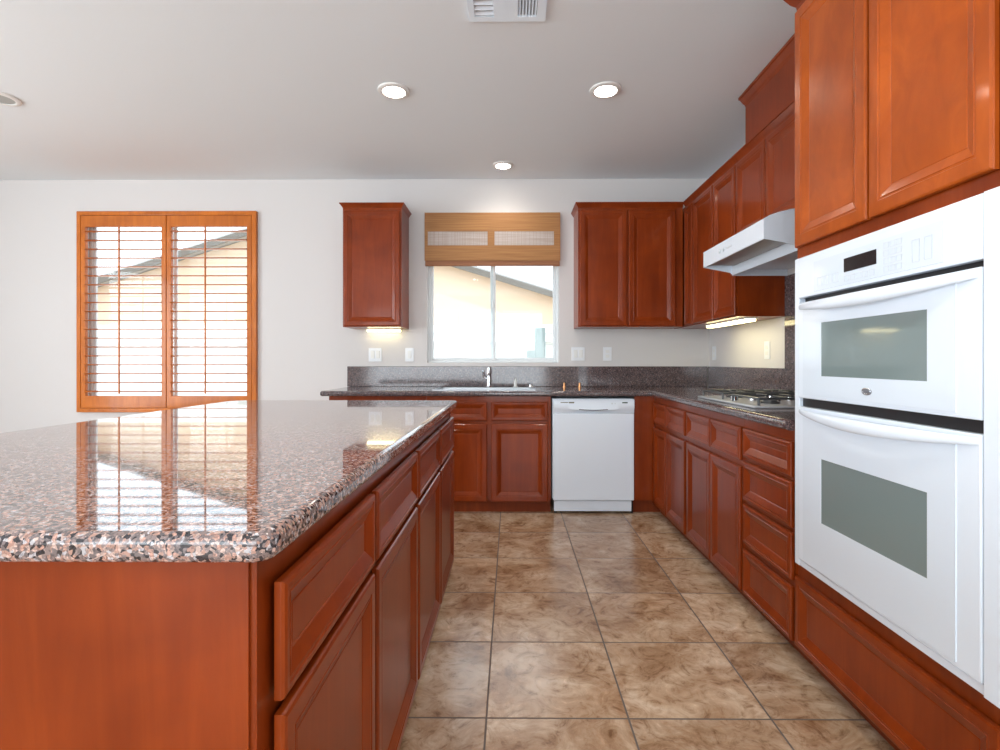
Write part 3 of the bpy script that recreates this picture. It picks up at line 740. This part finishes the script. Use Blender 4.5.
# ------------------------------------------------------------------ under-cabinet lights
def strip(label, x0, x1, y0, y1, power, axis):
    t = thing('under_cabinet_light', label, 'light', ((x0+x1)/2, (y0+y1)/2, UZ0-.028))
    obj('housing', B(x0, x1, y0, y1, UZ0-.010, UZ0-.0003, bev=.002), 'whitepaint', t)
    obj('diffuser', B(x0+.006, x1-.006, y0+.006, y1-.006, UZ0-.026, UZ0-.010, bev=.004), 'tube', t)
    l = bpy.data.lights.new('strip_glow', 'AREA'); l.shape = 'RECTANGLE'; l.size = x1-x0-.01; l.size_y = y1-y0-.01; l.energy = power; l.color = (1, .90, .52)
    o = bpy.data.objects.new('strip_glow', l); C.objects.link(o); o.parent = t; o.location = (0, 0, -.004)
strip('lit fluorescent strip under the wall cabinet left of the range hood', 1.49, 1.56, 3.33, 4.04, .8, 'y')
strip('lit strip light under the single-door wall cabinet left of the window', -1.25, -.95, 4.50, 4.545, .04, 'x')

# ------------------------------------------------------------------ ceiling lights and vent
def downlight(label, x, y, r, on):
    t = thing('recessed_light', label, 'ceiling light', (x, y, H-.03))
    bm = bmesh.new(); n = 40
    prof = [(r*.72, H+.0), (r*.70, H-.012), (r*.78, H-.014), (r*.97, H-.008), (r, H-.0005), (r*.98, H-.0002)]
    rings = [[bm.verts.new((x+rr*math.cos(2*math.pi*k/n), y+rr*math.sin(2*math.pi*k/n), z)) for k in range(n)] for rr, z in prof]
    for a, b in zip(rings, rings[1:]):
        for k in range(n): bm.faces.new((a[k], a[(k+1) % n], b[(k+1) % n], b[k]))
    obj('trim_ring', bm, 'ring', t)
    bm = cyl(bmesh.new(), (x, y, H-.007), (x, y, H-.001), r*.68, r*.715, n); obj('lens', bm, 'bulb' if on else 'off', t)
    if on:
        l = bpy.data.lights.new('lamp', 'SPOT'); l.energy = (7 if y > 4 else 13) if y > 2 else (20 if y > 0 else 12); l.color = (1, .93, .84); l.spot_size = 2.4; l.spot_blend = .7; l.shadow_soft_size = .06
        o = bpy.data.objects.new('lamp', l); C.objects.link(o); o.parent = t; o.location = (0, 0, 0)
downlight('lit round recessed ceiling light, nearer the shuttered window of the front pair', -.690, 3.075, .093, True)
downlight('lit round recessed ceiling light, nearer the tall right-hand cabinets', .553, 3.075, .093, True)
downlight('small-looking lit recessed ceiling light in front of the kitchen window', -.067, 4.25, .085, True)
downlight('unlit round recessed ceiling light at the left edge of the photo', -3.085, 3.14, .10, False)

# added unseen lamps brightening the oven wall and floor, above and behind the camera
downlight('added unseen recessed ceiling light over the island end nearest the viewer', -.690, 1.15, .093, True)
downlight('added unseen recessed ceiling light over the aisle beside the wall oven', .40, 1.15, .093, True)
downlight('added unseen recessed ceiling light behind the viewer on the island side', -.690, -.80, .093, True)
downlight('added unseen recessed ceiling light behind the viewer on the oven side', .40, -.80, .093, True)

t = thing('ceiling_vent', 'white rectangular ceiling air vent with two louvred openings', 'vent', (-.018, 2.31, H-.012))
vx0, vx1, vy0, vy1 = -.195, .158, 2.16, 2.438
xs = [vx0, vx0+.028, vx0+.115, vx1-.128, vx1-.042, vx1]; ys = [vy0, vy0+.035, vy1-.035, vy1]
b4 = slab(xs, ys, lambda i, j: not (i in (1, 3) and j == 1), H-.012, H-.0005)
obj('frame', b4, 'white', t, smooth=False)
for a, b, dirn in ((xs[1], xs[2], 'x'), (xs[3], xs[4], 'y')):
    obj('duct_opening', B(a, b, ys[1], ys[2], H-.003, H-.001), 'grille', t, smooth=False)
    bm = bmesh.new(); n = 6
    for k in range(n):
        if dirn == 'x':
            yy = ys[1]+(ys[2]-ys[1])*(k+.5)/n; prism(bm, [(yy-.010, H-.003), (yy-.008, H-.003), (yy+.010, H-.011), (yy+.008, H-.011)], 'x', a, b)
        else:
            xx = a+(b-a)*(k+.5)/n; prism(bm, [(xx-.006, H-.003), (xx-.004, H-.003), (xx+.005, H-.011), (xx+.003, H-.011)], 'y', ys[1], ys[2])
    obj('louvres', bm, 'white', t, smooth=False)

# ------------------------------------------------------------------ outside
struct('ground', B(-30, 20, YB+.16, 40, -.25, -.15), 'gravel')
t = thing('block_wall', 'pale painted block garden wall seen through the kitchen window', 'garden wall', (-2, 9.5, -.15))
bm = bmesh.new()
for k in range(9): box(bm, -16, 10, 9.40, 9.58, -.15+k*.2, -.15+k*.2+.192)
box(bm, -16, 10, 9.41, 9.57, -.15, 1.80); box(bm, -16, 10, 9.30, 9.40, 1.49, 1.515)
obj('blocks', bm, 'fence', t, smooth=False)
obj('cap', B(-16, 10, 9.37, 9.61, 1.651, 1.70), 'fence', t, smooth=False)
def gable(label, xl, xa, xr, ze_l, za, ze_r, y0, y1):
    t = thing('neighbour_house', label, 'house', (xa, (y0+y1)/2, -.15))
    bm = prism(bmesh.new(), [(xl, -.15), (xr, -.15), (xr, ze_r), (xa, za), (xl, ze_l)], 'y', y0, y1); obj('walls', bm, 'stucco', t, smooth=False)
    o = .45; dl = (za-ze_l)/(xa-xl); dr = (za-ze_r)/(xr-xa)
    bm = prism(bmesh.new(), [(xl-o, ze_l-o*dl+.02), (xa, za+.02), (xr+o, ze_r-o*dr+.02), (xr+o, ze_r-o*dr+.16), (xa, za+.18), (xl-o, ze_l-o*dl+.16)], 'y', y0-.4, y1)
    obj('roof', bm, 'rooftile', t, smooth=False)
    bm = prism(bmesh.new(), [(xl-o, ze_l-o*dl-.08), (xa, za-.06), (xr+o, ze_r-o*dr-.08), (xr+o, ze_r-o*dr+.10), (xa, za+.12), (xl-o, ze_l-o*dl+.10)], 'y', y0-.44, y0-.402)
    obj('fascia', bm, 'fascia', t, smooth=False)
gable('peach stucco house with a sloping roof edge seen through the kitchen window', -3.0, -2.6, 6.5, 4.15, 4.28, 1.50, 16, 22)
gable('house with a rising grey roof seen through the shutters', -16.5, -6.5, -4.1, 1.8, 5.0, 4.2, 15, 19)
t = thing('garden_pillar', 'grey-green stepped pillar outside the kitchen window on the right', 'pillar', (.55, 8.2, -.15))
bm = B(.37, .53, 8.1, 8.3, -.15, 1.67, bev=.01); box(bm, .24, .37, 8.1, 8.3, -.15, 1.32, bev=.01)
obj('post', bm, 'greenpost', t)

# ------------------------------------------------------------------ groups of repeated kinds
GR = {'wall_cabinet': 'cherry wall cabinets', 'base_cabinet': 'cherry base cabinets', 'countertop': 'granite countertops', 'light_switch': 'wall switches above the back counter',
      'wall_outlet': 'wall outlets above the counters', 'recessed_light': 'round recessed ceiling lights', 'under_cabinet_light': 'strip lights under the wall cabinets',
      'neighbour_house': 'houses outside the windows', 'sink_fitting': 'small copper fittings behind the counter edge'}
for o in list(bpy.data.objects):
    k = o.name.split('.')[0]
    if o.parent is None and k in GR: o['group'] = GR[k]
